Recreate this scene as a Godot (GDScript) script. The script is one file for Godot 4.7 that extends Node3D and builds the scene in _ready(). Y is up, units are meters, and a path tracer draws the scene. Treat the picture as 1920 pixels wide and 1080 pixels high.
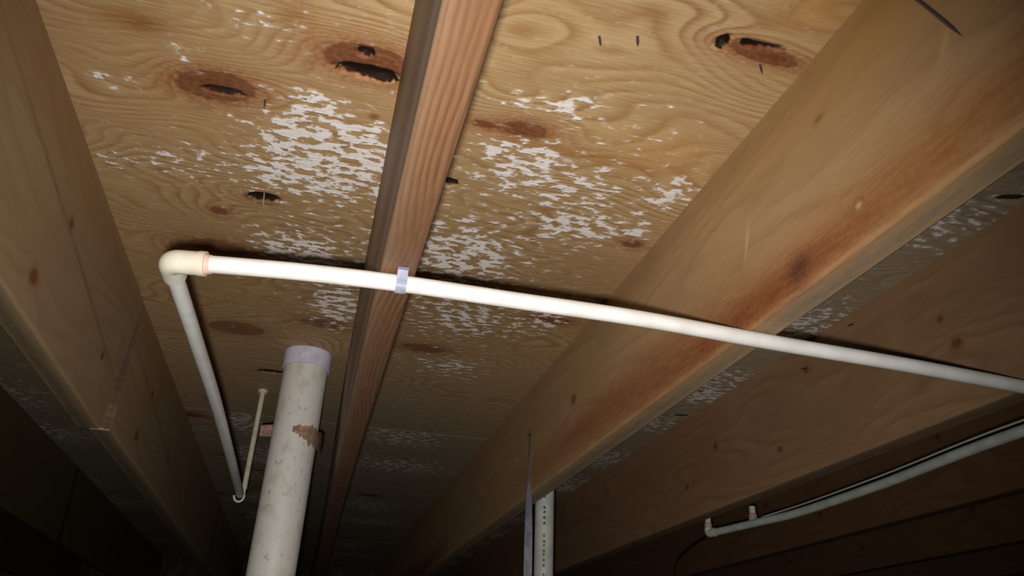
extends Node3D
# Underside of a plywood deck on joists, lit by a small flash held beside the camera. Metres; camera at the origin.

const HP := 0.600       # underside of the plywood
const HB := 0.365       # underside of the joists
const JT := 0.038       # joist thickness

var used := {}
var rng := RandomNumberGenerator.new()

# ---------------------------------------------------------------- helpers
func numbered(called: String) -> String:
	if not used.has(called):
		used[called] = 0
		return called
	used[called] += 1
	return "%s_%03d" % [called, used[called]]

func tag(o: Node, label: String, category: String, group := ""):
	o.set_meta("label", label)
	o.set_meta("category", category)
	if group != "":
		o.set_meta("group", group)
	return o

func thing(called: String, label: String, category: String, at := Vector3.ZERO, group := "") -> Node3D:
	var o := Node3D.new()
	o.name = numbered(called)
	o.position = at
	add_child(o)
	tag(o, label, category, group)
	return o

func part(called: String, mesh: Mesh, mat: Material, parent: Node, at := Vector3.ZERO) -> MeshInstance3D:
	var o := MeshInstance3D.new()
	o.name = called
	o.mesh = mesh
	o.position = at
	o.cast_shadow = GeometryInstance3D.SHADOW_CASTING_SETTING_ON
	o.material_override = mat
	parent.add_child(o, true)
	return o

func whole(called: String, mesh: Mesh, mat: Material, label: String, category: String, at := Vector3.ZERO, group := "") -> MeshInstance3D:
	var o := part(numbered(called), mesh, mat, self, at)
	tag(o, label, category, group)
	return o

class Shape:
	var v := PackedVector3Array()
	var n := PackedVector3Array()
	var t := PackedVector2Array()
	var ix := PackedInt32Array()

	func vert(p: Vector3, nn: Vector3, uv := Vector2.ZERO) -> int:
		v.append(p); n.append(nn); t.append(uv)
		return v.size() - 1

	func tri(a: int, b: int, c: int):
		var face := (v[c] - v[a]).cross(v[b] - v[a])
		if face.dot(n[a] + n[b] + n[c]) < 0.0:
			ix.append(a); ix.append(c); ix.append(b)
		else:
			ix.append(a); ix.append(b); ix.append(c)

	func quad(a: Vector3, b: Vector3, c: Vector3, d: Vector3, nn: Vector3, ua := Vector2.ZERO, ub := Vector2(1, 0), uc := Vector2(1, 1), ud := Vector2(0, 1)):
		var i := vert(a, nn, ua)
		vert(b, nn, ub); vert(c, nn, uc); vert(d, nn, ud)
		tri(i, i + 1, i + 2); tri(i, i + 2, i + 3)

	func box(lo: Vector3, hi: Vector3):
		var x0 := lo.x; var y0 := lo.y; var z0 := lo.z
		var x1 := hi.x; var y1 := hi.y; var z1 := hi.z
		quad(Vector3(x0, y0, z0), Vector3(x0, y0, z1), Vector3(x0, y1, z1), Vector3(x0, y1, z0), Vector3.LEFT)
		quad(Vector3(x1, y0, z0), Vector3(x1, y0, z1), Vector3(x1, y1, z1), Vector3(x1, y1, z0), Vector3.RIGHT)
		quad(Vector3(x0, y0, z0), Vector3(x1, y0, z0), Vector3(x1, y0, z1), Vector3(x0, y0, z1), Vector3.DOWN)
		quad(Vector3(x0, y1, z0), Vector3(x1, y1, z0), Vector3(x1, y1, z1), Vector3(x0, y1, z1), Vector3.UP)
		quad(Vector3(x0, y0, z0), Vector3(x1, y0, z0), Vector3(x1, y1, z0), Vector3(x0, y1, z0), Vector3.FORWARD)
		quad(Vector3(x0, y0, z1), Vector3(x1, y0, z1), Vector3(x1, y1, z1), Vector3(x0, y1, z1), Vector3.BACK)

	# sweep along points with a radius at each; sharp = every length has its own slope (lathe); scale2 squashes the section
	func tube(pts: PackedVector3Array, rad: PackedFloat32Array, seg := 20, sharp := false, caps := true):
		var cnt := pts.size()
		var tang: Array[Vector3] = []
		for i in cnt:
			var a := pts[maxi(i - 1, 0)]
			var b := pts[mini(i + 1, cnt - 1)]
			if (b - a).length() < 1e-7:
				b = pts[mini(i + 2, cnt - 1)]; a = pts[maxi(i - 2, 0)]
			tang.append((b - a).normalized())
		var side := tang[0].cross(Vector3.UP)
		if side.length() < 0.1:
			side = tang[0].cross(Vector3.RIGHT)
		side = side.normalized()
		var sides: Array[Vector3] = []
		for i in cnt:
			side = (side - tang[i] * side.dot(tang[i])).normalized()
			sides.append(side)
		var run := 0.0
		var prev := -1
		for i in cnt:
			if i > 0:
				run += (pts[i] - pts[i - 1]).length()
			if sharp:
				if i == 0: continue
				var d := (pts[i] - pts[i - 1]).length()
				var slope := Vector2(d, rad[i - 1] - rad[i]).normalized()
				if slope.length() < 0.5: continue
				var l := run - d
				var base := v.size()
				for k in seg + 1:
					var an := TAU * k / seg
					var dir := sides[i] * cos(an) + sides[i].cross(tang[i]) * sin(an)
					var nn := (dir * slope.x + tang[i] * slope.y).normalized()
					vert(pts[i - 1] + dir * rad[i - 1], nn, Vector2(float(k) / seg, l))
					vert(pts[i] + dir * rad[i], nn, Vector2(float(k) / seg, run))
				for k in seg:
					var a2 := base + k * 2
					if rad[i - 1] > 1e-6: tri(a2, a2 + 2, a2 + 1)
					if rad[i] > 1e-6: tri(a2 + 1, a2 + 2, a2 + 3)
			else:
				var base := v.size()
				for k in seg + 1:
					var an := TAU * k / seg
					var dir := sides[i] * cos(an) + sides[i].cross(tang[i]) * sin(an)
					vert(pts[i] + dir * rad[i], dir, Vector2(float(k) / seg, run))
				if prev >= 0:
					for k in seg:
						tri(prev + k, prev + k + 1, base + k)
						tri(prev + k + 1, base + k + 1, base + k)
				prev = base
		if caps:
			for e in [0, cnt - 1]:
				if rad[e] < 1e-6: continue
				var nn: Vector3 = -tang[0] if e == 0 else tang[e]
				var c := vert(pts[e], nn, Vector2(0.5, 0))
				for k in seg + 1:
					var an := TAU * k / seg
					var dir: Vector3 = sides[e] * cos(an) + sides[e].cross(tang[e]) * sin(an)
					vert(pts[e] + dir * rad[e], nn, Vector2(0.5, 0))
				for k in seg:
					tri(c, c + 1 + k, c + 2 + k)

	func mesh() -> ArrayMesh:
		var a := []
		a.resize(Mesh.ARRAY_MAX)
		a[Mesh.ARRAY_VERTEX] = v
		a[Mesh.ARRAY_NORMAL] = n
		a[Mesh.ARRAY_TEX_UV] = t
		a[Mesh.ARRAY_INDEX] = ix
		var m := ArrayMesh.new()
		m.add_surface_from_arrays(Mesh.PRIMITIVE_TRIANGLES, a)
		return m

func box_mesh(lo: Vector3, hi: Vector3) -> ArrayMesh:
	var s := Shape.new()
	s.box(lo, hi)
	return s.mesh()

func tube_mesh(pts: Array, rad, seg := 20, sharp := false) -> ArrayMesh:
	var s := Shape.new()
	var r := PackedFloat32Array()
	for i in pts.size():
		r.append(rad[i] if rad is Array else rad)
	s.tube(PackedVector3Array(pts), r, seg, sharp)
	return s.mesh()

# Catmull-Rom through the given points
func smooth_path(pts: Array, steps := 8) -> Array:
	var out := []
	for i in pts.size() - 1:
		var p0: Vector3 = pts[maxi(i - 1, 0)]
		var p3: Vector3 = pts[mini(i + 2, pts.size() - 1)]
		for k in steps:
			out.append((pts[i] as Vector3).cubic_interpolate(pts[i + 1], p0, p3, float(k) / steps))
	out.append(pts[-1])
	return out

func plain(color: Color, rough := 0.6, metal := 0.0) -> StandardMaterial3D:
	var m := StandardMaterial3D.new()
	m.albedo_color = color
	m.roughness = rough
	m.metallic = metal
	return m

# colour with a fine and a coarse mottling in the object's own axes
func mottled(a: Color, b: Color, rough := 0.6, scale := 6.0, seed_ := 1) -> StandardMaterial3D:
	var m := StandardMaterial3D.new()
	var nz := FastNoiseLite.new()
	nz.seed = seed_
	nz.frequency = 0.02
	nz.fractal_octaves = 5
	var g := Gradient.new()
	g.set_color(0, a)
	g.set_color(1, b)
	g.set_offset(0, 0.3)
	g.set_offset(1, 0.7)
	var tx := NoiseTexture2D.new()
	tx.width = 256
	tx.height = 256
	tx.seamless = true
	tx.noise = nz
	tx.color_ramp = g
	m.albedo_texture = tx
	m.uv1_triplanar = true
	m.uv1_scale = Vector3.ONE * scale
	m.roughness = rough
	return m

# ---------------------------------------------------------------- wood
func noise_bytes(w: int, h: int, stretch: int, freq: float, octaves: int, seed_: int) -> PackedByteArray:
	var nz := FastNoiseLite.new()
	nz.noise_type = FastNoiseLite.TYPE_SIMPLEX_SMOOTH
	nz.seed = seed_
	nz.frequency = freq
	nz.fractal_octaves = octaves
	var im := nz.get_image(maxi(w / stretch, 4), h, false, false, true)
	if stretch > 1:
		im.resize(w, h, Image.INTERPOLATE_CUBIC)
	im.convert(Image.FORMAT_L8)
	return im.get_data()

# Adds amp * falloff(ellipse distance) to field, only near the ellipse.
# kind 0: gaussian. kind 1: 1 - distance, kept where larger (for outlines).
func splat(field: PackedFloat32Array, w: int, h: int, x0: float, y0: float, px: float, e: Dictionary, amp: float, grow: float, kind: int) -> PackedFloat32Array:
	var ca := cos(e.get("turn", 0.0))
	var sa := sin(e.get("turn", 0.0))
	var ra: float = e.a * grow
	var rb: float = e.b * grow
	var reach: float = maxf(ra, rb) * (2.4 if kind == 0 else 1.7)
	var ia := clampi(int((e.x - reach - x0) * px), 0, w)
	var ib := clampi(int((e.x + reach - x0) * px), 0, w)
	var ja := clampi(int((e.y - reach - y0) * px), 0, h)
	var jb := clampi(int((e.y + reach - y0) * px), 0, h)
	for j in range(ja, jb):
		var dy: float = y0 + j / px - e.y
		for i in range(ia, ib):
			var dx: float = x0 + i / px - e.x
			var p := (dx * ca + dy * sa) / ra
			var q := (dy * ca - dx * sa) / rb
			var d2 := p * p + q * q
			if kind == 0:
				if d2 < 6.0:
					field[j * w + i] += amp * exp(-d2)
			else:
				var val := amp - sqrt(d2)
				if val > field[j * w + i]:
					field[j * w + i] = val
	return field

# A painted board: the grain runs along the picture's x. Metres are grain-wise (x) and across (y).
# o: light, dark, knot colours; lines (spacing), warp, knots [x,y,a,b,rings], voids, frost [x,y,a,b,amp], stains [x,y,a,b,colour,amp]
func wood(lx: float, ly: float, x0: float, y0: float, px: float, o: Dictionary) -> Dictionary:
	var w := int(lx * px)
	var h := int(ly * px)
	var s: int = o.seed
	var warp := noise_bytes(w, h, o.get("warp_stretch", 4), 5.0 / px, 2, s)
	var tone := noise_bytes(w, h, 3, 9.0 / px, 3, s + 1)
	var fib := noise_bytes(w, h, 12, 260.0 / px, 2, s + 2)
	var edge := noise_bytes(w, h, 1, 110.0 / px, 2, s + 4)
	var fro := noise_bytes(w, h, 2, o.get("frost_freq", 30.0) * 2.0 / px, 5, s + 3)
	var zero := PackedFloat32Array()
	zero.resize(w * h)
	var bend := zero.duplicate()
	var core := zero.duplicate()
	var hole := zero.duplicate()
	var ice := zero.duplicate()
	var red := zero.duplicate()
	for i in core.size():
		core[i] = -1.0
		hole[i] = -1.0
	for k in o.get("knots", []):
		var e := {x = k[0], y = k[1], a = k[2], b = k[3], turn = k[5] if k.size() > 5 else 0.0}
		bend = splat(bend, w, h, x0, y0, px, e, k[4] * o.get("swirl", 1.0), 2.0, 0)
		red = splat(red, w, h, x0, y0, px, e, 1.15 if k.size() < 7 else k[6], 1.25, 0)
		core = splat(core, w, h, x0, y0, px, e, 1.0, 1.0, 1)
	for k in o.get("voids", []):
		hole = splat(hole, w, h, x0, y0, px, {x = k[0], y = k[1], a = k[2], b = k[3], turn = k[4] if k.size() > 4 else 0.0}, 1.0, 1.0, 1)
	for k in o.get("frost", []):
		ice = splat(ice, w, h, x0, y0, px, {x = k[0], y = k[1], a = k[2], b = k[3], turn = k[5] if k.size() > 5 else 0.0}, k[4], 1.0, 0)
	var stain_fields := []
	for k in o.get("stains", []):
		stain_fields.append([splat(zero.duplicate(), w, h, x0, y0, px, {x = k[0], y = k[1], a = k[2], b = k[3], turn = k[6] if k.size() > 6 else 0.0}, k[5], 1.0, 0), k[4]])
	var lt: Color = o.light
	var dk: Color = o.dark
	var kc: Color = o.get("knot", Color(0.51, 0.265, 0.15))
	var kin: Color = o.get("knot_in", Color(0.40, 0.25, 0.17))
	var vc: Color = o.get("void", Color(0.10, 0.065, 0.05))
	var fc: Color = o.get("frost_color", Color(0.96, 0.945, 0.945))
	var grain := 1.0 / float(o.lines)
	var wamp: float = o.warp
	var contrast: float = o.contrast
	var tamp: float = o.get("tone", 0.25)
	var has_bump: bool = o.get("bump", false)
	var out := PackedByteArray()
	out.resize(w * h * 3)
	var hgt := PackedByteArray()
	if has_bump:
		hgt.resize(w * h)
	var stained := stain_fields.size()
	for j in h:
		var gy := (y0 + j / px) * grain
		for i in w:
			var q := j * w + i
			var wv := warp[q] * 0.00392
			var tv := tone[q] * 0.00392 - 0.5
			var fv := fib[q] * 0.00392 - 0.5
			var ev := edge[q] * 0.00392 - 0.5
			var g := gy + wv * wamp + bend[q] + tv * 0.9
			g -= floorf(g)
			# slow rise, quick fall: earlywood into the latewood line
			var line := g * g if g < 0.82 else (1.0 - g) * 3.7
			var m := clampf(line * contrast * (0.55 + tv * 1.6) + fv * 0.42 + 0.12 - tv * tamp * 2.0, 0.0, 1.0)
			var r := lt.r + (dk.r - lt.r) * m
			var gr := lt.g + (dk.g - lt.g) * m
			var b := lt.b + (dk.b - lt.b) * m
			var a := red[q]
			if a > 0.02:
				a = minf(a * (0.75 + ev), 0.9)
				r += (kc.r - r) * a; gr += (kc.g - gr) * a; b += (kc.b - b) * a
			var cv := core[q] + ev * 0.07 + tv * 0.15
			if cv > 0.0:
				a = minf(cv * 4.0, 0.6)
				var rim := (0.74 if cv < 0.13 else 1.05) + fv * 0.5 + sin(cv * 26.0 + ev * 4.0) * 0.09
				r += (kin.r * rim - r) * a; gr += (kin.g * rim - gr) * a; b += (kin.b * rim - b) * a
			for st in stained:
				a = stain_fields[st][0][q]
				if a > 0.02:
					var sc: Color = stain_fields[st][1]
					a = clampf(a * (0.85 + ev * 0.4 + fv * 0.5 + tv * 0.3), 0.0, 0.95)
					r += (sc.r - r) * a; gr += (sc.g - gr) * a; b += (sc.b - b) * a
			var f := ice[q]
			var fa := 0.0
			if f > 0.04:
				fa = clampf((fro[q] * 0.00392 + ev * 0.28 + fv * 0.16 - 0.99 + minf(f, 1.3) * 0.47) * 8.0, 0.0, 1.0) * (0.90 + fv * 0.4 + ev * 0.2)
				# a thin film of the same round the crust
				fa = clampf(maxf(fa, clampf((fro[q] * 0.00392 + ev * 0.35 + fv * 0.3 - 0.80 + minf(f, 1.1) * 0.42) * 2.2, 0.0, 1.0) * 0.42), 0.0, 0.93)
				r += (fc.r - r) * fa; gr += (fc.g - gr) * fa; b += (fc.b - b) * fa
			var hv := hole[q] + ev * 0.35 + fv * 0.25
			if hv > 0.0:
				a = minf(hv * 6.0, 0.95)
				r += (vc.r - r) * a; gr += (vc.g - gr) * a; b += (vc.b - b) * a
			out[q * 3] = clampi(int(r * 255.0), 0, 255)
			out[q * 3 + 1] = clampi(int(gr * 255.0), 0, 255)
			out[q * 3 + 2] = clampi(int(b * 255.0), 0, 255)
			if has_bump:
				hgt[q] = clampi(int(110.0 - m * 26.0 + fv * 26.0 + fa * 80.0), 0, 255)
	var res := {albedo = ImageTexture.create_from_image(Image.create_from_data(w, h, false, Image.FORMAT_RGB8, out))}
	if has_bump:
		var bi := Image.create_from_data(w, h, false, Image.FORMAT_L8, hgt)
		bi.convert(Image.FORMAT_RGBA8)
		bi.bump_map_to_normal_map(o.get("bump_scale", 3.0))
		res.normal = ImageTexture.create_from_image(bi)
	return res

func wood_material(t: Dictionary, rough: float, spec := 0.5) -> StandardMaterial3D:
	var m := StandardMaterial3D.new()
	m.albedo_texture = t.albedo
	m.roughness = rough
	m.metallic_specular = spec
	m.texture_repeat = true
	if t.has("normal"):
		m.normal_enabled = true
		m.normal_texture = t.normal
		m.normal_scale = 1.0
	return m

# A joist along z from z0 (near) to z1 (far). xf(z) is its left face. u runs with -z, v round the section:
# 0 top of a side, 0.235/0.273 the bottom corner, 1 the far bottom corner; flip reads it from the right side.
func joist_mesh(z0: float, z1: float, xf: Callable, ulen: float, uz: float, flip := false, wane := 0.0, twist := 0.0) -> ArrayMesh:
	var s := Shape.new()
	var c := 0.004
	var rows := int(absf(z1 - z0) / 0.06) + 1
	var prof := [Vector2(-wane * 0.35, HP), Vector2(wane * 0.6, HB + c), Vector2(wane * 0.65 + c * 0.3, HB + c * 0.3), Vector2(wane * 0.65 + c, HB), Vector2(JT - c, HB), Vector2(JT - c * 0.3, HB + c * 0.3), Vector2(JT, HB + c), Vector2(JT, HP)]
	var vv := [0.0, 0.231, 0.234, 0.238, 0.270, 0.273, 0.276, 0.507]
	if flip:
		vv = [0.507, 0.276, 0.273, 0.270, 0.238, 0.234, 0.231, 0.0]
	for k in prof.size() - 1:
		var base := s.v.size()
		var p: Vector2 = prof[k]
		var q: Vector2 = prof[k + 1]
		var d := (q - p).normalized()
		var flat_n := Vector3(d.y, -d.x, 0)
		var nprev := flat_n
		var nnext := flat_n
		if k > 0 and k < 6:
			var dp: Vector2 = (p - prof[k - 1]).normalized()
			var dn: Vector2 = (prof[k + 2] - q).normalized()
			if k in [1, 2, 4, 5]:
				nprev = (flat_n + Vector3(dp.y, -dp.x, 0)).normalized()
				nnext = (flat_n + Vector3(dn.y, -dn.x, 0)).normalized()
			if k == 3:
				nprev = flat_n
		for i in rows + 1:
			var z := lerpf(z0, z1, float(i) / rows)
			var xo: float = xf.call(z)
			var u := (uz - z) / ulen
			for e in 2:
				var pt := p if e == 0 else q
				var v2: float = vv[k + e]
				if v2 > 0.273:
					v2 = 0.546 - v2 - 0.038   # the hidden side repeats the seen one
					v2 = maxf(v2, 0.0)
				var lean := twist * clampf(-z / 1.45, 0.0, 1.0) * pow(clampf((HP - pt.y) / (HP - HB), 0.0, 1.0), 1.7)
				s.vert(Vector3(xo + pt.x + lean, pt.y, z), nprev if e == 0 else nnext, Vector2(u, v2 / 0.273))
		for i in rows:
			var a := base + i * 2
			s.tri(a, a + 1, a + 2)
			s.tri(a + 1, a + 3, a + 2)
	for e in 2:
		var z := z0 if e == 0 else z1
		var xo: float = xf.call(z) + twist * clampf(-z / 1.45, 0.0, 1.0) * 0.5
		var nn := Vector3(0, 0, 1 if e == 0 else -1)
		s.quad(Vector3(xo, HB + c, z), Vector3(xo + JT, HB + c, z), Vector3(xo + JT, HP, z), Vector3(xo, HP, z), nn, Vector2(0, 0), Vector2(0.004, 0), Vector2(0.004, 0.8), Vector2(0, 0.8))
		s.quad(Vector3(xo, HB + c, z), Vector3(xo + c, HB, z), Vector3(xo + JT - c, HB, z), Vector3(xo + JT, HB + c, z), nn, Vector2(0, 0), Vector2(0.02, 0), Vector2(0.02, 0.1), Vector2(0, 0.1))
	return s.mesh()

# A sheet of plywood, its underside a grid whose voids are pushed up into the wood.
func sheet_mesh(x0: float, x1: float, zs: PackedFloat32Array, cell: float, uv: Callable, voids: Array, seed_ := 3) -> ArrayMesh:
	var s := Shape.new()
	var nz := FastNoiseLite.new()
	nz.seed = seed_
	nz.frequency = 90.0
	var nx := maxi(int((x1 - x0) / cell), 1)
	var rows := zs.size()
	var height := func(x: float, z: float) -> float:
		var up := 0.0
		for k in voids:
			var dx: float = x - k[0]
			var dz: float = -z - k[1]
			if absf(dx) < k[2] * 1.3 and absf(dz) < k[3] * 1.6:
				var e := sqrt(pow(dx / k[2], 2) + pow(dz / k[3], 2)) + nz.get_noise_2d(x, z) * 0.12
				up = maxf(up, 0.007 * smoothstep(1.05, 0.7, e))
		return HP + up
	var grid := PackedFloat32Array()
	grid.resize((nx + 1) * rows)
	for j in rows:
		for i in nx + 1:
			grid[j * (nx + 1) + i] = height.call(lerpf(x0, x1, float(i) / nx), zs[j])
	for j in rows:
		for i in nx + 1:
			var q := j * (nx + 1) + i
			var il := maxi(i - 1, 0); var ir := mini(i + 1, nx)
			var ju := maxi(j - 1, 0); var jd := mini(j + 1, rows - 1)
			var gx := (grid[j * (nx + 1) + ir] - grid[j * (nx + 1) + il]) / maxf((x1 - x0) * (ir - il) / nx, 1e-6)
			var gz := (grid[jd * (nx + 1) + i] - grid[ju * (nx + 1) + i]) / (zs[jd] - zs[ju])
			var x := lerpf(x0, x1, float(i) / nx)
			s.vert(Vector3(x, grid[q], zs[j]), Vector3(gx, -1.0, gz).normalized(), uv.call(x, zs[j]))
	for j in rows - 1:
		for i in nx:
			var a := j * (nx + 1) + i
			s.tri(a, a + 1, a + nx + 1)
			s.tri(a + 1, a + nx + 2, a + nx + 1)
	var za := zs[0]
	var zb := zs[rows - 1]
	var t := HP + 0.018
	var u0 := Vector2(0.02, 0.02)
	s.quad(Vector3(x0, t, za), Vector3(x1, t, za), Vector3(x1, t, zb), Vector3(x0, t, zb), Vector3.UP, u0, u0, u0, u0)
	s.quad(Vector3(x0, HP, za), Vector3(x1, HP, za), Vector3(x1, t, za), Vector3(x0, t, za), Vector3(0, 0, signf(za - zb)), u0, u0, u0, u0)
	s.quad(Vector3(x0, HP, zb), Vector3(x1, HP, zb), Vector3(x1, t, zb), Vector3(x0, t, zb), Vector3(0, 0, signf(zb - za)), u0, u0, u0, u0)
	s.quad(Vector3(x0, HP, za), Vector3(x0, HP, zb), Vector3(x0, t, zb), Vector3(x0, t, za), Vector3.LEFT, u0, u0, u0, u0)
	s.quad(Vector3(x1, HP, za), Vector3(x1, HP, zb), Vector3(x1, t, zb), Vector3(x1, t, za), Vector3.RIGHT, u0, u0, u0, u0)
	return s.mesh()

func spaced(a: float, b: float, step: float) -> PackedFloat32Array:
	var out := PackedFloat32Array()
	var cnt := maxi(int(absf(b - a) / step), 1)
	for i in cnt + 1:
		out.append(lerpf(a, b, float(i) / cnt))
	return out

func struct(called: String, lo: Vector3, hi: Vector3, mat: Material) -> MeshInstance3D:
	var o := part(called, box_mesh(lo, hi), mat, self)
	o.set_meta("kind", "structure")
	return o

# ---------------------------------------------------------------- scene
func _ready():
	rng.seed = 7
	# camera, light, exposure
	var cam := Camera3D.new()
	cam.name = "camera"
	cam.fov = 39.07
	cam.near = 0.02
	cam.transform = Transform3D(Basis.from_euler(Vector3(0.4592, -0.2324, 0.0404), EULER_ORDER_YXZ), Vector3.ZERO)
	add_child(cam)
	cam.current = true
	var flash := SpotLight3D.new()
	flash.name = "camera_flash"
	flash.position = cam.transform * Vector3(-0.012, -0.022, 0.004)
	flash.transform.basis = (cam.transform.basis * Basis.from_euler(Vector3(-0.10, 0.07, 0.0)))
	flash.light_color = Color(1.0, 0.985, 0.97)
	flash.light_energy = 3.4
	flash.light_size = 0.004
	flash.spot_range = 12.0
	flash.spot_attenuation = 2.0
	flash.spot_angle = 47.0
	flash.spot_angle_attenuation = 1.0
	flash.shadow_enabled = true
	add_child(flash)
	var we := WorldEnvironment.new()
	var env := Environment.new()
	env.background_mode = Environment.BG_COLOR
	env.background_color = Color(0, 0, 0)
	env.tonemap_mode = Environment.TONE_MAPPER_LINEAR
	env.tonemap_exposure = 0.39
	env.sdfgi_enabled = true
	env.ssao_enabled = true
	env.ssil_enabled = true
	we.environment = env
	add_child(we)

	# the shell of the crawl space
	var earth := mottled(Color(0.12, 0.09, 0.06), Color(0.2, 0.15, 0.11), 0.95, 1.3, 5)
	var block := mottled(Color(0.2, 0.19, 0.17), Color(0.3, 0.29, 0.26), 0.95, 2.0, 6)
	struct("floor", Vector3(-2.6, -0.85, -5.3), Vector3(3.1, -0.7, 1.5), earth)
	struct("wall_back", Vector3(-2.6, -0.7, -5.3), Vector3(3.1, HP, -5.1), block)
	struct("wall_front", Vector3(-2.6, -0.7, 1.3), Vector3(3.1, HP, 1.5), block)
	struct("wall_left", Vector3(-2.6, -0.7, -5.1), Vector3(-2.4, HP, 1.3), block)
	struct("wall_right", Vector3(2.9, -0.7, -5.1), Vector3(3.1, HP, 1.3), block)
	build_ceiling()
	build_joists()
	build_water_pipe()
	build_drain_pipe()
	build_far_right()
	build_printed_pipe()
	build_nails()

func build_ceiling():
	var root := Node3D.new()
	root.name = "ceiling"
	root.set_meta("kind", "structure")
	root.set_meta("label", "plywood deck overhead with dark knots and white frosty patches")
	add_child(root)
	# y in these lists is the distance in front of the camera (-z)
	var voids := [
		[-0.160, 0.795, 0.026, 0.0045, 0.0],
		[-0.004, 0.715, 0.038, 0.011, 0.08],
		[-0.008, 0.684, 0.010, 0.007, 0.0],
		[0.383, 0.557, 0.026, 0.0045, -0.1],
		[0.343, 0.563, 0.007, 0.010, 0.0],
		[-0.119, 1.016, 0.023, 0.011, -0.1],
		[0.122, 0.900, 0.011, 0.008, 0.0],
		[-0.115, 1.745, 0.030, 0.010, 0.0]]
	var t := wood(0.84, 1.76, -0.365, 0.36, 900.0, {
		seed = 11, light = Color(0.755, 0.635, 0.465), dark = Color(0.58, 0.43, 0.27), lines = 0.022, warp = 9.0, swirl = 1.9, warp_stretch = 2, contrast = 1.3, tone = 0.34, bump = true,
		knots = [
			[-0.168, 0.788, 0.046, 0.027, 3.2, -0.1], [-0.006, 0.698, 0.048, 0.027, 3.6], [0.188, 0.762, 0.030, 0.016, 2.4], [0.139, 0.766, 0.016, 0.007, 0.5],
			[0.393, 0.568, 0.044, 0.011, -3.0, 0.1], [-0.119, 1.018, 0.030, 0.018, 2.6, 0.0, 0.3], [-0.020, 1.435, 0.042, 0.024, 1.4], [-0.18, 1.517, 0.055, 0.034, 1.4, 0.0, 0.6],
			[0.180, 1.497, 0.046, 0.021, 1.3], [0.380, 1.284, 0.040, 0.016, 1.2], [-0.19, 1.186, 0.048, 0.024, 2.2], [0.413, 0.981, 0.015, 0.011, 0.8],
			[-0.182, 1.072, 0.012, 0.011, 1.0], [-0.119, 1.745, 0.034, 0.014, 0.9, 0.0, 0.4]],
		voids = voids,
		stains = [[-0.240, 0.705, 0.034, 0.016, Color(0.50, 0.30, 0.15), 0.7], [-0.081, 0.652, 0.020, 0.022, Color(0.55, 0.36, 0.2), 0.5],
			[0.011, 0.790, 0.006, 0.006, Color(0.4, 0.22, 0.12), 0.8], [0.12, 1.98, 0.6, 0.36, Color(0.58, 0.52, 0.43), 0.85], [0.1, 1.22, 0.5, 0.32, Color(0.50, 0.385, 0.255), 0.5],
			[0.29, 0.79, 0.12, 0.012, Color(0.58, 0.37, 0.2), 0.6, 0.05], [0.41, 0.50, 0.05, 0.03, Color(0.80, 0.58, 0.30), 0.5], [0.36, 0.76, 0.10, 0.05, Color(0.78, 0.60, 0.36), 0.5]],
		frost = [
			[-0.049, 0.849, 0.080, 0.062, 1.3], [-0.007, 0.900, 0.060, 0.060, 1.1], [-0.09, 0.947, 0.07, 0.05, 0.8], [-0.075, 1.155, 0.062, 0.05, 1.2],
			[0.00, 1.351, 0.045, 0.10, 1.1], [-0.235, 0.959, 0.06, 0.055, 0.72], [-0.282, 0.812, 0.03, 0.02, 0.85], [-0.20, 0.742, 0.018, 0.03, 0.8],
			[0.178, 0.712, 0.034, 0.016, 0.95], [0.232, 0.700, 0.018, 0.035, 0.9], [0.19, 0.805, 0.05, 0.022, 0.9], [0.20, 0.85, 0.05, 0.05, 0.85],
			[0.320, 0.966, 0.06, 0.05, 0.9], [0.18, 1.106, 0.09, 0.09, 1.0], [0.413, 0.841, 0.036, 0.05, 1.1], [0.40, 0.940, 0.035, 0.03, 0.9],
			[0.30, 0.86, 0.06, 0.06, 0.7], [0.229, 1.337, 0.10, 0.11, 0.95], [0.25, 1.58, 0.09, 0.08, 0.85], [0.37, 1.283, 0.045, 0.10, 0.9],
			[-0.055, 0.783, 0.028, 0.016, 0.9], [-0.13, 0.665, 0.05, 0.03, 0.62], [-0.317, 0.985, 0.03, 0.03, 0.7], [0.20, 0.98, 0.28, 0.22, 0.5],
			[-0.06, 1.0, 0.2, 0.28, 0.35], [0.0, 1.42, 0.4, 0.3, 0.36], [0.15, 1.9, 0.4, 0.2, 0.40], [0.36, 0.50, 0.06, 0.05, 0.55], [0.30, 0.72, 0.12, 0.10, 0.42], [-0.05, 0.60, 0.2, 0.08, 0.4]]})
	var near := wood_material(t, 0.55, 0.2)
	var t2 := wood(1.0, 1.0, 0.0, 0.0, 512.0, {
		seed = 23, light = Color(0.66, 0.60, 0.50), dark = Color(0.50, 0.43, 0.335), lines = 0.020, warp = 8.0, swirl = 1.7, warp_stretch = 2, contrast = 1.2, tone = 0.3,
		knots = [[0.3, 0.2, 0.04, 0.02, 2.5], [0.75, 0.6, 0.03, 0.018, 2.0], [0.2, 0.8, 0.05, 0.02, 2.2]],
		voids = [[0.52, 0.33, 0.03, 0.008], [0.368, 0.362, 0.020, 0.006, -0.3]],
		frost = [[0.05, 0.45, 0.1, 0.2, 0.9], [0.75, 0.8, 0.18, 0.15, 0.8], [0.8, 0.12, 0.2, 0.1, 0.7], [0.7, 0.3, 0.4, 0.5, 0.4], [0.34, 0.45, 0.09, 0.10, 0.75], [0.33, 0.82, 0.09, 0.13, 1.15], [0.34, 0.22, 0.09, 0.06, 1.1], [0.36, 0.1, 0.08, 0.08, 0.8]]})
	var far := wood_material(t2, 0.5)
	var zs := PackedFloat32Array([0.35, -0.1, -0.38])
	zs.append_array(spaced(-0.40, -2.09, 0.004))
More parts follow.
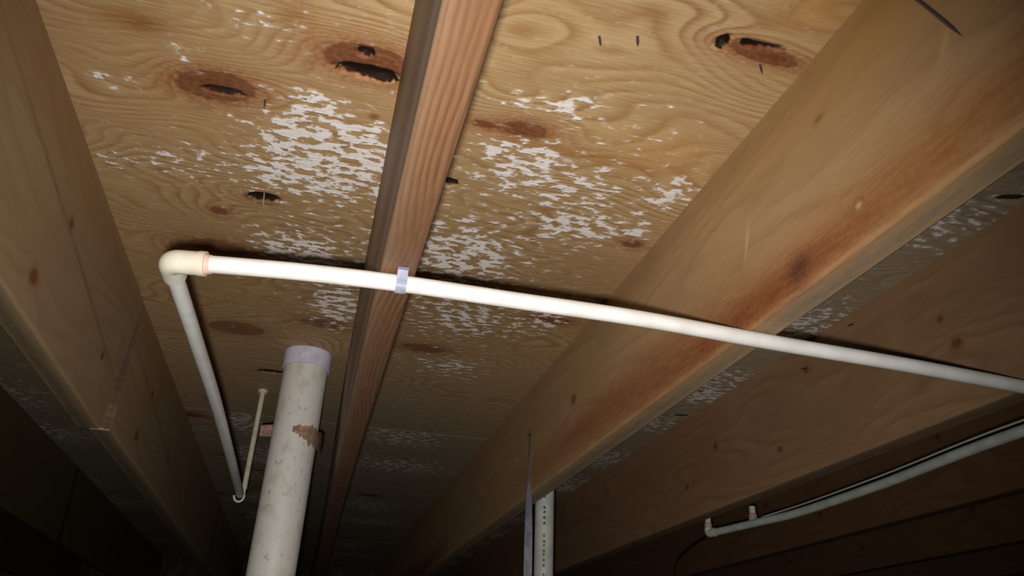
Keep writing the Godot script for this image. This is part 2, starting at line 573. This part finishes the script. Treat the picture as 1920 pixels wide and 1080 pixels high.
	part("plywood_sheet", sheet_mesh(-0.354, 0.462, zs, 0.004, func(x, z): return Vector2((x + 0.365) / 0.84, (-z - 0.36) / 1.76), voids), near, root)
	# the sheets round it; their joints lie over joists or in the dark
	var far_uv := func(x, z): return Vector2((x - 0.463), (-z - 0.35))
	var xs := [-2.6, -0.3545, 0.4625, 1.6815, 3.1]
	var zz := [1.5, 0.354, -2.091, -4.0, -5.3]
	for i in 4:
		for j in 4:
			if i == 1 and j == 1:
				continue
			var rows := PackedFloat32Array([zz[j] - 0.0005, zz[j + 1] + 0.0005])
			part("plywood_sheet", sheet_mesh(xs[i], xs[i + 1] - 0.001, rows, 3.0, far_uv, []), far, root)

func joist(called: String, label: String, z0: float, z1: float, xf: Callable, mat: Material, ulen := 2.4, uz := -0.2, flip := false, wane := 0.0, twist := 0.0) -> MeshInstance3D:
	return whole(called, joist_mesh(z0, z1, xf, ulen, uz, flip, wane, twist), mat, label, "joist", Vector3.ZERO, "joists under the plywood deck")

func build_joists():
	# y across the board: 0 at the plywood, 0.235 at the lower corner, then 0.038 of underside
	var mid := wood_material(wood(2.4, 0.273, 0.2, 0.0, 720.0, {
		seed = 31, light = Color(0.47, 0.34, 0.23), dark = Color(0.34, 0.21, 0.125), lines = 0.007, warp = 4.0, contrast = 1.2,
		knots = [[0.72, 0.254, 0.012, 0.006, 1.2], [1.1, 0.25, 0.01, 0.005, 1.0]],
		stains = [[1.2, 0.205, 30.0, 0.024, Color(0.66, 0.60, 0.54), 0.9], [1.2, 0.10, 30.0, 0.08, Color(0.66, 0.60, 0.54), 0.9]]}), 0.6)
	var right := wood_material(wood(2.4, 0.273, 0.2, 0.0, 720.0, {
		seed = 37, light = Color(0.70, 0.57, 0.41), dark = Color(0.57, 0.43, 0.28), lines = 0.034, warp = 3.0, contrast = 0.6,
		knots = [[0.53, 0.194, 0.009, 0.007, 0.6, 0.0, 0.25], [1.35, 0.12, 0.014, 0.01, 0.7, 0.0, 0.4]],
		stains = [[0.75, 0.215, 0.34, 0.022, Color(0.45, 0.22, 0.09), 0.85], [1.15, 0.19, 0.5, 0.035, Color(0.50, 0.27, 0.14), 0.7], [0.40, 0.20, 0.2, 0.03, Color(0.55, 0.33, 0.14), 0.5],
			[0.46, 0.03, 0.25, 0.05, Color(0.70, 0.53, 0.28), 0.6], [1.0, 0.02, 0.6, 0.02, Color(0.56, 0.43, 0.28), 0.5],
			[0.63, 0.21, 0.02, 0.014, Color(0.30, 0.16, 0.09), 0.7], [0.565, 0.072, 0.008, 0.004, Color(0.45, 0.30, 0.18), 0.7],
			[0.68, 0.104, 0.05, 0.006, Color(0.72, 0.58, 0.45), 0.6], [0.53, 0.195, 0.006, 0.005, Color(0.80, 0.68, 0.53), 0.8],
			[0.72, 0.13, 0.02, 0.003, Color(0.85, 0.72, 0.56), 0.7, 1.2], [0.40, 0.12, 0.012, 0.005, Color(0.80, 0.66, 0.47), 0.7, 1.0],
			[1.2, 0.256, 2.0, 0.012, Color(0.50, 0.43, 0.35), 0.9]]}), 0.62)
	var plain_a := wood_material(wood(2.4, 0.273, 0.2, 0.0, 560.0, {
		seed = 41, light = Color(0.60, 0.46, 0.33), dark = Color(0.47, 0.34, 0.23), lines = 0.03, warp = 4.0, contrast = 0.8,
		knots = [[0.88, 0.135, 0.009, 0.007, 0.8], [1.236, 0.05, 0.008, 0.006, 0.7], [0.9, 0.09, 0.006, 0.005, 0.6], [1.6, 0.1, 0.009, 0.007, 0.8], [1.75, 0.16, 0.008, 0.006, 0.8], [1.35, 0.17, 0.008, 0.005, 0.7], [1.08, 0.256, 0.01, 0.006, 0.8]],
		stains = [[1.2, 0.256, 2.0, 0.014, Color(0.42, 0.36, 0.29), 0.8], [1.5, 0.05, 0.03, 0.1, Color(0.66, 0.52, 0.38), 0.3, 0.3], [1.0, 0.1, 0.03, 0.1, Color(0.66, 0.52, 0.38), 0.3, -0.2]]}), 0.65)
	var left := wood_material(wood(2.4, 0.273, 0.2, 0.0, 560.0, {
		seed = 47, light = Color(0.62, 0.52, 0.39), dark = Color(0.52, 0.41, 0.28), lines = 0.05, warp = 4.0, contrast = 0.6,
		knots = [[0.95, 0.19, 0.012, 0.009, 0.8], [1.0, 0.09, 0.008, 0.006, 0.7], [1.32, 0.15, 0.008, 0.006, 0.6]],
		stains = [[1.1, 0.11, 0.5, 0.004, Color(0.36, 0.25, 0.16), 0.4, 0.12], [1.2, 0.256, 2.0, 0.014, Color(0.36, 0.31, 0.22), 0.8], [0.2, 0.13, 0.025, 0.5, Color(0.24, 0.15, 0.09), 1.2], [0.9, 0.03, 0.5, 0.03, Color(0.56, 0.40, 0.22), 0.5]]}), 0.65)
	var right_shaded: StandardMaterial3D = plain_a.duplicate()
	right_shaded.albedo_color = Color(0.72, 0.68, 0.62)  # same wood tinted darker: the flash's falloff put into the outer right joists' colour
	var left_shaded: StandardMaterial3D = left.duplicate()
	left_shaded.albedo_color = Color(0.62, 0.64, 0.52)  # shade of the outer left bays tinted into the wood, slightly green
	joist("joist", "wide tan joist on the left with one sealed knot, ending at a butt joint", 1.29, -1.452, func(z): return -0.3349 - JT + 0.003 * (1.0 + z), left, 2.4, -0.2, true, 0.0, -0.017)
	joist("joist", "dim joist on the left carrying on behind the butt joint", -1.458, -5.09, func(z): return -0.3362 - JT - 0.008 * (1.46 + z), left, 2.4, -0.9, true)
	joist("joist", "reddish narrow joist crossing the middle, with the white pipe clamped under it", 1.29, -5.09, func(z): return 0.0372 - 0.0102 * (1.0 + z) + 0.004 * sin((z + 0.7) * 1.8), mid, 2.4, -0.2, false, 0.004)
	joist("joist", "big honey brown joist on the right with a dark red stain along its lower edge", 1.29, -5.09, func(z): return 0.4439 + 0.0009 * (1.0 + z), right)
	joist("joist", "brown knotty joist behind the big honey brown one, above the second pipe", 1.29, -5.09, func(z): return 0.8585 + 0.006 * (1.0 + z), plain_a)
	joist("joist", "brown joist, tinted dark as if in shade, just below and behind the sagging pipe on the right", 1.29, -5.09, func(_z): return 1.265, right_shaded, 2.4, -0.7)
	joist("joist", "barely lit joist in the lower right corner", 1.29, -5.09, func(_z): return 1.671, right_shaded, 2.4, -1.1)
	joist("joist", "last joist in the dark beyond the lower right corner", 1.29, -5.09, func(_z): return 2.077, right_shaded, 2.4, -0.4)
	joist("joist", "shadowed joist left of the tan left joist", 1.29, -5.09, func(_z): return -0.741 - JT, left_shaded, 2.4, -0.5, true)
	joist("joist", "farthest joist in the dark on the left", 1.29, -5.09, func(_z): return -1.147 - JT, left_shaded, 2.4, -1.0, true)

func elbow_path(a: Vector3, corner: Vector3, b: Vector3, r: float) -> Array:
	var da := (a - corner).normalized()
	var db := (b - corner).normalized()
	var out := [a]
	for k in 9:
		var q := float(k) / 8.0
		var p0 := corner + da * r
		var p2 := corner + db * r
		out.append(p0.lerp(corner, q).lerp(corner.lerp(p2, q), q))
	out.append(b)
	return out

func build_water_pipe():
	var cream := mottled(Color(0.82, 0.81, 0.785), Color(0.87, 0.86, 0.84), 0.32, 4.0, 8)
	var fit := mottled(Color(0.79, 0.76, 0.68), Color(0.83, 0.80, 0.73), 0.4, 5.0, 9)
	var pink := plain(Color(0.86, 0.68, 0.62), 0.5)
	var r := 0.0086
	var y := HB - r - 0.0015
	var t := thing("water_pipe", "long white plastic pipe under the joists with an elbow at its left end", "pipe")
	var run := smooth_path([Vector3(-0.130, y, -0.742), Vector3(-0.04, y, -0.730), Vector3(0.056, y, -0.724), Vector3(0.171, y - 0.001, -0.723), Vector3(0.310, y, -0.726), Vector3(0.467, y, -0.738), Vector3(0.651, y, -0.748), Vector3(0.823, y, -0.763), Vector3(0.905, y, -0.771)], 6)
	part("pipe_run", tube_mesh(run, r, 24), cream, t)
	var c := Vector3(-0.160, y, -0.747)
	var drop_end := Vector3(-0.143, y, -1.85)
	var drop := smooth_path([Vector3(-0.1595, y, -0.765), Vector3(-0.154, y, -0.964), Vector3(-0.148, y + 0.001, -1.252), drop_end], 8)
	part("pipe_branch", tube_mesh(drop, r * 0.98, 24), cream, t)
	var el := part("elbow_fitting", tube_mesh(elbow_path(c + Vector3(0.032, 0, 0.005), c, c + Vector3(0.001, 0, -0.030), 0.010), 0.0117, 24), fit, t)
	part("socket_rim", tube_mesh([c + Vector3(0.027, 0, 0.0042), c + Vector3(0.0335, 0, 0.0052)], 0.0123, 24, true), fit, el)
	part("primer_stain", tube_mesh([c + Vector3(0.0335, 0, 0.0045), c + Vector3(0.0385, 0, 0.0055)], [r + 0.0017, r + 0.0008], 24), pink, t)
	part("end_cap", tube_mesh([Vector3(0.885, y - 0.0035, -0.769), Vector3(0.885, y - 0.0035, -0.769), Vector3(0.915, y - 0.0035, -0.772), Vector3(0.919, y - 0.0035, -0.7724)], [r, 0.0115, 0.0115, 0.009], 20, true), fit, t)
	# the clamp over the pipe on the middle joist
	var grey := mottled(Color(0.52, 0.53, 0.60), Color(0.62, 0.63, 0.70), 0.5, 8.0, 12)
	var k := thing("pipe_clamp", "small grey plastic clamp holding the white pipe to the reddish joist", "clamp", Vector3(0.0585, HB, -0.7238))
	var s := Shape.new()
	var half := 0.0052
	var outline: Array[Vector2] = []
	outline.append(Vector2(0.0175, -0.0005))
	outline.append(Vector2(0.0112, -0.0005))
	for i in 13:
		var an := PI * i / 12.0
		outline.append(Vector2(cos(an) * (r + 0.0016), -(r + 0.0012) - sin(an) * (r + 0.0018)))
	outline.append(Vector2(-0.0112, -0.0005))
	outline.append(Vector2(-0.0265, -0.0005))
	var inner: Array[Vector2] = []
	for i in outline.size():
		var a := outline[maxi(i - 1, 0)]
		var b := outline[mini(i + 1, outline.size() - 1)]
		var d := (b - a).normalized()
		inner.append(outline[i] + Vector2(-d.y, d.x) * -0.0014)
	for i in outline.size() - 1:
		var p0 := Vector3(0, outline[i].y, outline[i].x)
		var p1 := Vector3(0, outline[i + 1].y, outline[i + 1].x)
		var q0 := Vector3(0, inner[i].y, inner[i].x)
		var q1 := Vector3(0, inner[i + 1].y, inner[i + 1].x)
		var w := Vector3(half, 0, 0)
		var nn := (p0 - q0).normalized()
		s.quad(p0 - w, p0 + w, p1 + w, p1 - w, nn)
		s.quad(q0 - w, q0 + w, q1 + w, q1 - w, -nn)
		s.quad(p0 + w, p1 + w, q1 + w, q0 + w, Vector3.RIGHT)
		s.quad(p0 - w, p1 - w, q1 - w, q0 - w, Vector3.LEFT)
	part("strap", s.mesh(), grey, k)
	for zz in [-0.0175]:
		part("nail_head", tube_mesh([Vector3(0, -0.0018, zz), Vector3(0, -0.0032, zz), Vector3(0, -0.0036, zz)], [0.0022, 0.0022, 0.0012], 12, true), plain(Color(0.22, 0.18, 0.2), 0.5, 0.6), k)
	# the hanger at the far end of the branch
	var off := mottled(Color(0.72, 0.68, 0.58), Color(0.80, 0.77, 0.68), 0.6, 6.0, 14)
	var h := thing("pipe_hanger", "thin cream rod with a little hook that carries the far end of the pipe branch", "hanger", Vector3(-0.1375, y, -1.862))
	part("rod", tube_mesh([Vector3(0, 0.012, 0), Vector3(0.001, 0.12, -0.006), Vector3(0.0015, HP - y - 0.008, -0.018)], 0.0058, 14), off, h)
	var hook := []
	for i in 11:
		var an := PI * i / 10.0
		hook.append(Vector3(-0.0075 + cos(an) * 0.0105, -0.002 - sin(an) * 0.0125, 0.002))
	hook.push_front(Vector3(0.001, 0.014, 0.001))
	part("hook", tube_mesh(hook, 0.0022, 10), plain(Color(0.86, 0.83, 0.76), 0.5), h)
	part("ceiling_plate", tube_mesh([Vector3(0.0015, HP - y - 0.008, -0.018), Vector3(0.0015, HP - y - 0.0005, -0.018)], 0.011, 16, true), off, h)

func build_drain_pipe():
	var w := 256
	var hh := 512
	var n1 := noise_bytes(w, hh, 1, 0.022, 4, 61)
	var n2 := noise_bytes(w, hh, 1, 0.075, 3, 62)
	var px := PackedByteArray()
	px.resize(w * hh * 3)
	for i in w * hh:
		var a := clampf((n1[i] / 255.0 - 0.56) * 3.0, 0.0, 1.0) * 0.4
		var b := clampf((n2[i] / 255.0 - 0.76) * 4.0, 0.0, 1.0) * 0.5
		var col := Color(0.80, 0.79, 0.76).lerp(Color(0.62, 0.585, 0.49), a).lerp(Color(0.35, 0.30, 0.24), b)
		px[i * 3] = int(col.r * 255); px[i * 3 + 1] = int(col.g * 255); px[i * 3 + 2] = int(col.b * 255)
	var dirty := StandardMaterial3D.new()
	dirty.albedo_texture = ImageTexture.create_from_image(Image.create_from_data(w, hh, false, Image.FORMAT_RGB8, px))
	dirty.uv1_scale = Vector3(1, 1.2, 1)
	dirty.roughness = 0.5
	var x := -0.041
	var z := -1.607
	var r := 0.0435
	var t := thing("drain_pipe", "thick dirty white upright pipe with a clean white collar at its top", "pipe", Vector3(x, -0.7, z))
	var top := HP + 0.7
	part("pipe", tube_mesh([Vector3(-0.016, 0.0, 0.0), Vector3(0, top - 0.02, 0)], r, 40), dirty, t)
	var lilac := mottled(Color(0.72, 0.71, 0.78), Color(0.80, 0.79, 0.85), 0.45, 6.0, 15)
	part("collar", tube_mesh([Vector3(0, top - 0.036, 0), Vector3(0, top - 0.036, 0), Vector3(0, top - 0.035, 0), Vector3(0, top - 0.003, 0), Vector3(0, top - 0.0005, 0)], [r, r + 0.003, r + 0.0042, r + 0.0042, r + 0.0035], 40, true), lilac, t)
	# torn brown tape round the pipe: a ragged front patch, a flap at the right and a tail at the left
	var tape := mottled(Color(0.50, 0.385, 0.30), Color(0.63, 0.51, 0.42), 0.9, 14.0, 16)
	var s := Shape.new()
	var cnt := 30
	var nz := FastNoiseLite.new()
	nz.frequency = 0.35
	nz.seed = 4
	for i in cnt + 1:
		var q := float(i) / cnt
		var an := lerpf(-0.10, 1.62, q)           # 0 faces the camera side (+z), grows towards +x
		var rr := r + 0.0012 + maxf(q - 0.8, 0.0) * 0.05
		var mid := top - 0.170 - q * 0.012
		var tall := lerpf(0.010, 0.034, smoothstep(0.0, 0.5, q))
		var up := mid + tall * 0.5 + nz.get_noise_1d(i) * 0.008
		var dn := mid - tall * 0.5 + nz.get_noise_1d(i + 50) * 0.009
		var dir := Vector3(sin(an), 0, cos(an))
		var at := Vector3(-0.002, 0, 0) + dir * rr
		s.vert(at + Vector3(0, up, 0), dir); s.vert(at + Vector3(0, dn, 0), dir)
		s.vert(at + Vector3(0, up, 0) - dir * 0.001, -dir); s.vert(at + Vector3(0, dn, 0) - dir * 0.001, -dir)
	for i in cnt:
		var a := i * 4
		s.tri(a, a + 4, a + 1); s.tri(a + 1, a + 4, a + 5)
		s.tri(a + 2, a + 6, a + 3); s.tri(a + 3, a + 6, a + 7)
		for e in 2:
			s.ix.append_array(PackedInt32Array([a + e, a + 4 + e, a + 2 + e, a + 2 + e, a + 4 + e, a + 6 + e]))
	var tp := part("torn_tape", s.mesh(), tape, t)
	tp.set_meta("label", "ragged brown strip of tape")
	var s2 := Shape.new()
	for i in 9:
		var q := float(i) / 8.0
		var at := Vector3(-0.034 - q * 0.036, top - 0.158 + sin(q * 3.0) * 0.001, -0.030 - q * 0.012)
		var tall := 0.013 - 0.002 * q
		for e in [1.0, -1.0]:
			s2.vert(at + Vector3(0, tall, 0.0012 * e), Vector3(0, 0, e)); s2.vert(at + Vector3(0, -tall, 0.0012 * e), Vector3(0, 0, e))
	for i in 8:
		var a := i * 4
		s2.tri(a, a + 4, a + 1); s2.tri(a + 1, a + 4, a + 5)
		s2.tri(a + 2, a + 6, a + 3); s2.tri(a + 3, a + 6, a + 7)
		for e in 2:
			s2.ix.append_array(PackedInt32Array([a + e, a + 4 + e, a + 2 + e, a + 2 + e, a + 4 + e, a + 6 + e]))
	s2.ix.append_array(PackedInt32Array([0, 1, 2, 1, 3, 2, 32, 34, 33, 33, 34, 35]))
	var tl := part("tape_tail", s2.mesh(), mottled(Color(0.50, 0.38, 0.36), Color(0.60, 0.48, 0.45), 0.9, 14.0, 17), t)
	tl.set_meta("label", "pinkish brown tail of the tape")

func build_far_right():
	var grey := mottled(Color(0.66, 0.68, 0.64), Color(0.74, 0.76, 0.71), 0.4, 4.0, 18)
	var pinkish := mottled(Color(0.66, 0.53, 0.46), Color(0.74, 0.62, 0.55), 0.6, 9.0, 19)
	var pale := mottled(Color(0.72, 0.68, 0.62), Color(0.80, 0.76, 0.70), 0.6, 9.0, 20)
	var y := HB - 0.0133
	var r := 0.0086
	var t := thing("branch_pipe", "grey white sagging pipe below the joists on the right with two short upright stubs", "pipe")
	var pts := smooth_path([Vector3(0.943, y, -1.815), Vector3(0.972, y, -1.65), Vector3(0.992, y, -1.518), Vector3(0.986, y, -1.248), Vector3(0.965, y, -1.03), Vector3(0.959, y, -0.902), Vector3(0.955, y, -0.6), Vector3(0.955, y, 0.2)], 8)
	part("pipe_run", tube_mesh(pts, r, 20), grey, t)
	for spec in [[Vector3(0.940, y, -1.825), 0.045, true], [Vector3(0.977, y, -1.68), 0.040, false]]:
		var at: Vector3 = spec[0]
		var st := part("stub", tube_mesh([at + Vector3(0, 0.005, 0), at + Vector3(0, spec[1], 0)], 0.0072, 16), pale, t)
		part("socket", tube_mesh([at + Vector3(0, 0.004, 0), at + Vector3(0, 0.004, 0), at + Vector3(0, 0.022, 0), at + Vector3(0, 0.024, 0)], [0.002, 0.0092, 0.0092, 0.0075], 16, true), pinkish, st)
		if spec[2]:
			part("elbow_fitting", tube_mesh(elbow_path(at + Vector3(0, 0.012, 0), at, at + Vector3(0.005, 0, 0.024), 0.007), 0.0098, 16), pale, t)
	var c := smooth_path([Vector3(0.982, y + 0.012, -1.65), Vector3(0.998, y + 0.016, -1.50), Vector3(0.996, y + 0.019, -1.248), Vector3(0.979, y + 0.020, -1.03), Vector3(0.974, y + 0.020, -0.902), Vector3(0.97, y + 0.019, -0.6), Vector3(0.97, y + 0.019, 0.2)], 6)
	whole("cable", tube_mesh(c, 0.0017, 8), plain(Color(0.70, 0.71, 0.66), 0.5), "thin pale cable running just above the sagging pipe on the right", "cable")
	var d := smooth_path([Vector3(0.935, y - 0.010, -1.835), Vector3(0.925, y - 0.020, -1.87), Vector3(0.918, y - 0.035, -1.92), Vector3(0.915, y - 0.07, -1.98), Vector3(0.914, y - 0.2, -2.0)], 6)
	whole("wire", tube_mesh(d, 0.0022, 8), plain(Color(0.05, 0.045, 0.04), 0.6), "dark wire hanging down from the left end of the sagging pipe", "wire")

func build_printed_pipe():
	var at := Vector3(0.5125, -0.7, -1.765)
	var r := 0.0211
	var t := thing("printed_pipe", "straight grey white upright pipe with tiny dark print, half hidden behind the big joist", "pipe", at)
	part("pipe", tube_mesh([Vector3(0, 0, 0), Vector3(0, HP + 0.7 - 0.001, 0)], r, 32), mottled(Color(0.68, 0.69, 0.65), Color(0.75, 0.76, 0.72), 0.45, 4.0, 21), t)
	# the print: small marks of ink running down the side that faces the camera
	var ink := plain(Color(0.10, 0.10, 0.11), 0.7)
	var faded := plain(Color(0.36, 0.36, 0.36), 0.7)
	var towards := Vector3(-at.x, 0, -at.z).normalized()
	var side := Vector3.UP.cross(towards)
	var hs := [0.0, -0.024, -0.034, -0.046, -0.058, -0.084, -0.096, -0.105, -0.116, -0.124, -0.135, -0.146, -0.165, -0.175]
	for i in hs.size():
		var s := Shape.new()
		var h: float = 0.0032 if i < 5 else 0.0036
		var wd: float = [0.0030, 0.0034, 0.0026, 0.0036, 0.0030][i % 5]
		var yy: float = 0.7 + 0.386 + hs[i]
		var rows := 4
		for j in rows:
			# ragged bars, each a curved flake that hugs the pipe
			var a := yy + h * (1.0 - 2.0 * j / rows)
			var b := a - h * 2.0 / rows * 0.85
			var wl := wd * (0.55 + 0.45 * absf(sin(i * 2.3 + j * 1.9)))
			var wr := wd * (0.55 + 0.45 * absf(cos(i * 1.7 + j * 2.6)))
			var base := s.v.size()
			for e in 4:
				var off := lerpf(-wl, wr, e / 3.0) / r
				var dir := towards * cos(off) + side * sin(off)
				s.vert(dir * (r + 0.0003) + Vector3(0, a, 0), dir)
				s.vert(dir * (r + 0.0003) + Vector3(0, b, 0), dir)
			for e in 3:
				s.tri(base + e * 2, base + e * 2 + 2, base + e * 2 + 1)
				s.tri(base + e * 2 + 1, base + e * 2 + 2, base + e * 2 + 3)
		part("print_mark", s.mesh(), ink if i < 5 else faded, t)
	# the grey strap hanging from the joist in front of it
	var s := Shape.new()
	var from := Vector3(0.4405, 0.500, -1.640)
	var cnt := 26
	var wide := PackedFloat32Array()
	for i in cnt + 1:
		var q := float(i) / cnt
		var p := from + Vector3(0.002 * q, -0.46 * q, 0.012 * q)
		var turn := lerpf(1.50, 0.25, smoothstep(0.0, 0.62, q))
		var across := Vector3(cos(turn), 0, -sin(turn)).rotated(Vector3.UP, -0.25)
		var nn := across.cross(Vector3.UP).normalized()
		if nn.z < 0.0:
			nn = -nn
		var hw := 0.0085
		for e in [1.0, -1.0]:
			s.vert(p - across * hw + nn * 0.0007 * e, nn * e)
			s.vert(p + across * hw + nn * 0.0007 * e, nn * e)
	for i in cnt:
		var a := i * 4
		s.tri(a, a + 1, a + 4); s.tri(a + 1, a + 5, a + 4)
		s.tri(a + 2, a + 3, a + 6); s.tri(a + 3, a + 7, a + 6)
		for e in 2:
			s.ix.append_array(PackedInt32Array([a + e, a + 4 + e, a + 2 + e, a + 2 + e, a + 4 + e, a + 6 + e]))
	var st := thing("metal_strap", "twisted grey strap hanging from the big joist beside the printed pipe", "strap", Vector3.ZERO)
	part("band", s.mesh(), mottled(Color(0.42, 0.43, 0.47), Color(0.50, 0.51, 0.56), 0.5, 8.0, 22), st)
	part("nail", tube_mesh([Vector3(0.4445, 0.490, -1.640), Vector3(0.436, 0.490, -1.640), Vector3(0.4355, 0.490, -1.640)], [0.0016, 0.0016, 0.0035], 10, true), plain(Color(0.3, 0.29, 0.29), 0.4, 0.7), st)

func nail_tip(at: Vector3, dir: Vector3, length: float, r: float, label: String, mat: Material):
	var p := dir.normalized()
	whole("nail", tube_mesh([at - p * 0.003, at + p * length * 0.62, at + p * length], [r, r, 0.0003], 10, true), mat, label, "nail", Vector3.ZERO, "nails coming through the wood")

func build_nails():
	var steel := plain(Color(0.36, 0.36, 0.40), 0.38, 0.7)
	var up := HP - 0.0
	nail_tip(Vector3(0.221, up, -0.592), Vector3(0.05, -1, 0.1), 0.014, 0.0014, "left one of the two nail tips close together near the top edge", steel)
	nail_tip(Vector3(0.258, up, -0.581), Vector3(-0.05, -1, 0.1), 0.015, 0.0015, "right one of the two nail tips close together near the top edge", steel)
	nail_tip(Vector3(-0.113, up, -0.797), Vector3(0.05, -1, 0.0), 0.012, 0.0012, "nail tip beside the large oval knot on the left", steel)
	nail_tip(Vector3(0.397, up, -0.583), Vector3(0.1, -1, 0.0), 0.012, 0.0012, "nail tip just below the slit knot at the upper right", steel)
	nail_tip(Vector3(-0.119, up + 0.005, -1.014), Vector3(0.1, -1, 0.0), 0.020, 0.0010, "pale nail tip standing in the dark oval hole", plain(Color(0.75, 0.72, 0.70), 0.35, 0.5))
	nail_tip(Vector3(0.8580, 0.552, -1.236), Vector3(-1, -0.35, 0.1), 0.016, 0.0014, "rusty nail tip in the knotty joist below the long pipe", plain(Color(0.30, 0.2, 0.15), 0.5, 0.5))
	nail_tip(Vector3(0.8580, 0.580, -1.090), Vector3(-1, -0.5, 0.1), 0.014, 0.0014, "rusty nail tip high on the knotty joist above the long pipe", plain(Color(0.34, 0.22, 0.15), 0.5, 0.5))
	var bent := smooth_path([Vector3(0.4445, 0.575, -0.432), Vector3(0.4425, 0.565, -0.427), Vector3(0.4422, 0.538, -0.4135), Vector3(0.4424, 0.500, -0.396), Vector3(0.4430, 0.470, -0.383)], 5)
	var rad := []
	for i in bent.size():
		rad.append(0.0017 if i < bent.size() - 3 else 0.0017 - 0.0005 * (i - bent.size() + 4))
	whole("nail", tube_mesh(bent, rad, 10), steel, "long grey nail bent flat against the big joist at the top right", "nail")
